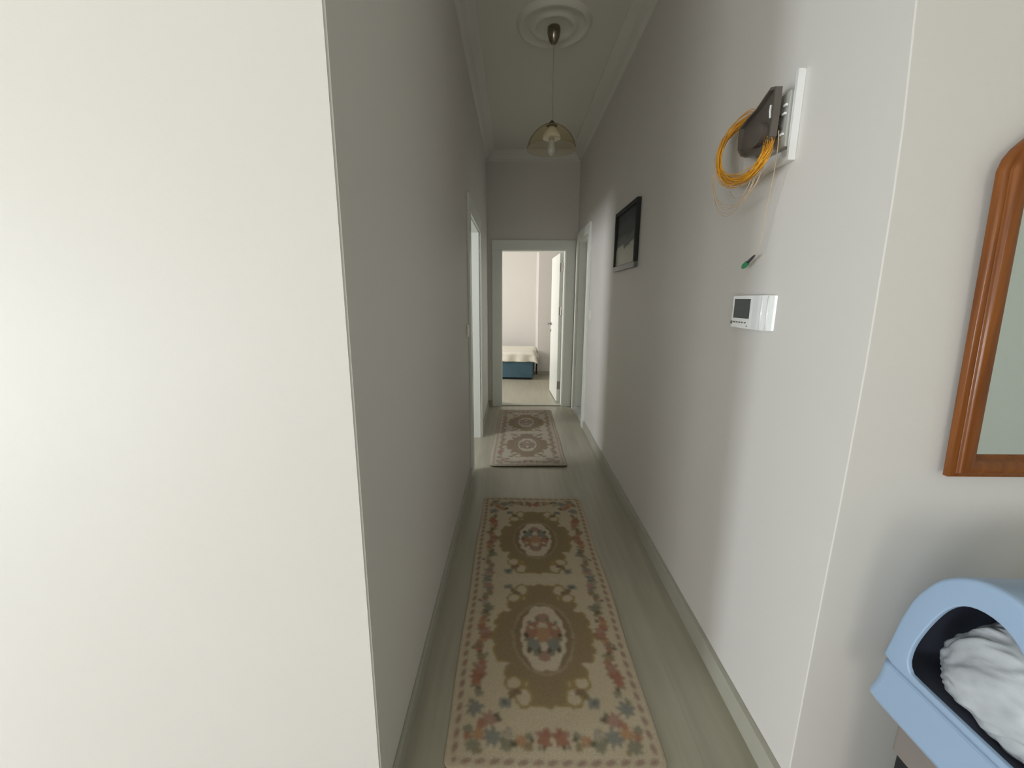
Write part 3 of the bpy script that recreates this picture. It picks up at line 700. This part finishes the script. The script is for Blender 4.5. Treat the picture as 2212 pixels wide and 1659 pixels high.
# draped quilt
nx, ny = 90, 44; bm = B(); grid = []
Rn = random.Random(5)
for j in range(ny + 1):
    row = []
    for i in range(nx + 1):
        u = -1.95 + (1.95 + .13) * i / nx      # arclength past the end hangs
        vv = -.20 + 1.16 * j / ny
        x, y, z = u, vv, .458
        if vv < 0:
            d = -vv; y = -.012 - .010 * math.sin(u * 26) * min(1, d / .1); z = .458 - d * .72 + .0
            z = .458 - d * .74
        if u > 0:
            d = u; x = .015 + d * .45 + (.012 * math.sin(vv * 22)); z = min(z, .458 - d * .95) if vv >= 0 else z - d * .25
        z += .004 * noise.noise(Vector((u * 9, vv * 9, 0))) + .0016 * math.sin(u * 60) * math.sin(vv * 60)
        row.append(bm.verts.new(Mb @ Vector((x, y, z))))
    grid.append(row)
for j in range(ny):
    for i in range(nx): bm.faces.new((grid[j][i], grid[j][i + 1], grid[j + 1][i + 1], grid[j + 1][i]))
q = obj('quilt', bm, M_blanket, smooth=True); q.location = (.31, 6.93, 0)
sm = q.modifiers.new('s', 'SOLIDIFY'); sm.thickness = .008; sm.offset = 1
tag(q, 'cream white quilt draped over the bed and hanging past its corner', 'quilt')

# ------------------------------------------------------------------ hooded pale blue litter box with a bag in its mouth
S0, Z0, X0 = .77, .60, .80
def arch(left, ax):
    """left half in (s,z) from bottom to top, mirrored about s=.175, as a smooth closed loop"""
    r = [(2 * ax - s, z) for s, z in left[::-1]]
    return left + r[1:]
def resample(poly, c, N=72):
    P = [Vector((a, b)) for a, b in poly]; out = []
    for k in range(N):
        a = 2 * math.pi * k / N; d = Vector((math.cos(a), math.sin(a))); best = None
        for i in range(len(P)):
            p, q_ = P[i] - Vector(c), P[(i + 1) % len(P)] - Vector(c); e = q_ - p
            den = d.x * e.y - d.y * e.x
            if abs(den) < 1e-9: continue
            t_ = (p.x * e.y - p.y * e.x) / den; s_ = (p.x * d.y - p.y * d.x) / den
            if t_ > 0 and -1e-6 <= s_ <= 1 + 1e-6 and (best is None or t_ > best): best = t_
        out.append(tuple(Vector(c) + d * best))
    return out
def smooth_loop(pts, per=4): return [(p.x, p.y) for p in spline([Vector((a, b, 0)) for a, b in pts], per, True)]
outer = [(0, 0), (.006, .030), (.012, .060), (.022, .114), (.038, .171), (.057, .211), (.076, .241), (.100, .263), (.126, .279), (.150, .286), (.168, .287)]
outer = arch(outer, .168)
top_s = [(p.x, p.y) for p in spline([Vector((a, b, 0)) for a, b in outer], 4)]
openl = smooth_loop(arch([(.075, .016), (.062, .020), (.054, .034), (.0555, .069), (.065, .109), (.079, .151), (.096, .190), (.115, .215), (.137, .229), (.160, .233)], .160), 4)
cen = (.164, .10)
OUT = resample(top_s, cen); OPN = resample(openl, cen)
def PB(s, z, x): return Vector((x - X0, (S0 - s) - S0, z))
lb = thing('hooded_litter_box', 'pale blue hooded plastic litter box with a rounded opening at lower right', 'litter box', (X0, S0, Z0))
def ins_(poly, k): return [(cen[0] + (a - cen[0]) * k, cen[1] + (b - cen[1]) * k) for a, b in poly]
bm = B()
def lp(poly, x, k=1.0, sh=0): return [PB(a, b + sh, x) for a, b in ins_(poly, k)]
loops = [lp(OPN, .8055, 1.0), lp(OPN, .799), lp(OPN, .7972, 1.010), lp(OPN, .797, 1.03), lp(OUT, .797, .955), lp(OUT, .7975, .978), lp(OUT, .801, .993), lp(OUT, .808), lp(OUT, .83, .999), lp(OUT, 1.0, .985, -.002), lp(OUT, 1.20, .95, -.005)]
loft(bm, loops, False, True)
obj('hood', bm, M_blue, lb, smooth=True)
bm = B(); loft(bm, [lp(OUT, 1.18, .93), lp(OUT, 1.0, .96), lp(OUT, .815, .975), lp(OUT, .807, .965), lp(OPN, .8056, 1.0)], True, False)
ob_ = obj('shaded_shell', bm, M_hoodshade, lb, smooth=True); ob_['label'] = 'inner shell of the hood, shade painted in dark slate'
# tray base
bm = B()
def rect(s0, s1, xa, xb, z, r=.03):
    pts = []
    for (cs, cx_, a0) in ((s1 - r, xb - r, 0), (s0 + r, xb - r, 90), (s0 + r, xa + r, 180), (s1 - r, xa + r, 270)):
        for k in range(7):
            a = math.radians(a0 + 90 * k / 6); pts.append(PB(cs + r * math.cos(a), z, cx_ + r * math.sin(a)))
    return pts
loft(bm, [rect(.004, .332, .800, 1.20, -.004, .018), rect(.0, .336, .796, 1.205, -.008, .018), rect(-.004, .340, .795, 1.205, -.045, .02), rect(-.012, .350, .792, 1.21, -.098, .012), rect(-.006, .346, .797, 1.205, -.108, .02), rect(.010, .330, .81, 1.19, -.118, .03)])
obj('tray_base', bm, M_blue, lb, smooth=False, bevel=0)
bm = B(); loft(bm, [rect(.003, .333, .801, 1.2, -.0045, .018), rect(.003, .333, .801, 1.2, .0005, .018)]); obj('seam', bm, M_blueseam, lb)
bm = B(); loft(bm, [[PB(s, z, x) for s, z in ((-.024, -.106), (-.014, -.106), (-.002, -.045), (-.010, -.045))] for x in (.86, .98)]); obj('side_clip', bm, mat('translucent_grey_clip', (.35, .36, .42), .4), lb)
# bag
bm = B(); bmesh.ops.create_uvsphere(bm, u_segments=110, v_segments=80, radius=1)
for v in bm.verts:
    d = v.co.normalized()
    y = d.y; z = d.z; x = d.x
    a_ = z + .25 * y                       # coordinate across the long creases
    a_ += .35 * x
    f1 = abs(noise.noise(Vector((x * 1.0 + 6.3, y * .6, a_ * 2.8 + 1.4)))); f2 = abs(noise.noise(Vector((x * 2.5 + 9, y * 1.6 + 2, a_ * 6.5))))
    f3 = abs(noise.noise(Vector((x * 6, y * 4, a_ * 13))))
    k = .94 + .20 * f1 + .11 * f2 + .04 * f3
    v.co = Vector((x * .075 * k, y * .134 * k, z * (.112 - .045 * max(0, y)) * k))
bag = obj('plastic_bag', bm, M_bag, smooth=True); bag.location = (.868, S0 - .182, Z0 + .100)
bag.rotation_euler = (math.radians(-24), 0, math.radians(-8))
tag(bag, 'crumpled grey plastic bag stuffed into the mouth of the blue litter box', 'bag')

# stand below the litter box
st_ = thing('low_stand', 'taupe stand with dark open side under the blue litter box', 'stand', (1.0, .60, 0))
def sb(name, x0, x1, y0, y1, z0, z1, m, bev=.003):
    bm = B(); box(bm, x0 - 1.0, x1 - 1.0, y0 - .6, y1 - .6, z0, z1); return obj(name, bm, m, st_, bevel=bev)
sb('top', .826, 1.24, .38, .735, .392, .480, M_taupe, .006)
for x0 in (.832, 1.205):
    for y0 in (.385, .70): sb('leg', x0, x0 + .03, y0, y0 + .028, 0, .392, M_black)
sb('side_panel', .836, .846, .413, .700, .03, .392, M_black)
sb('back_panel', .862, 1.205, .712, .720, .03, .392, M_black)
sb('shelf', .846, 1.205, .413, .700, .15, .17, M_black)
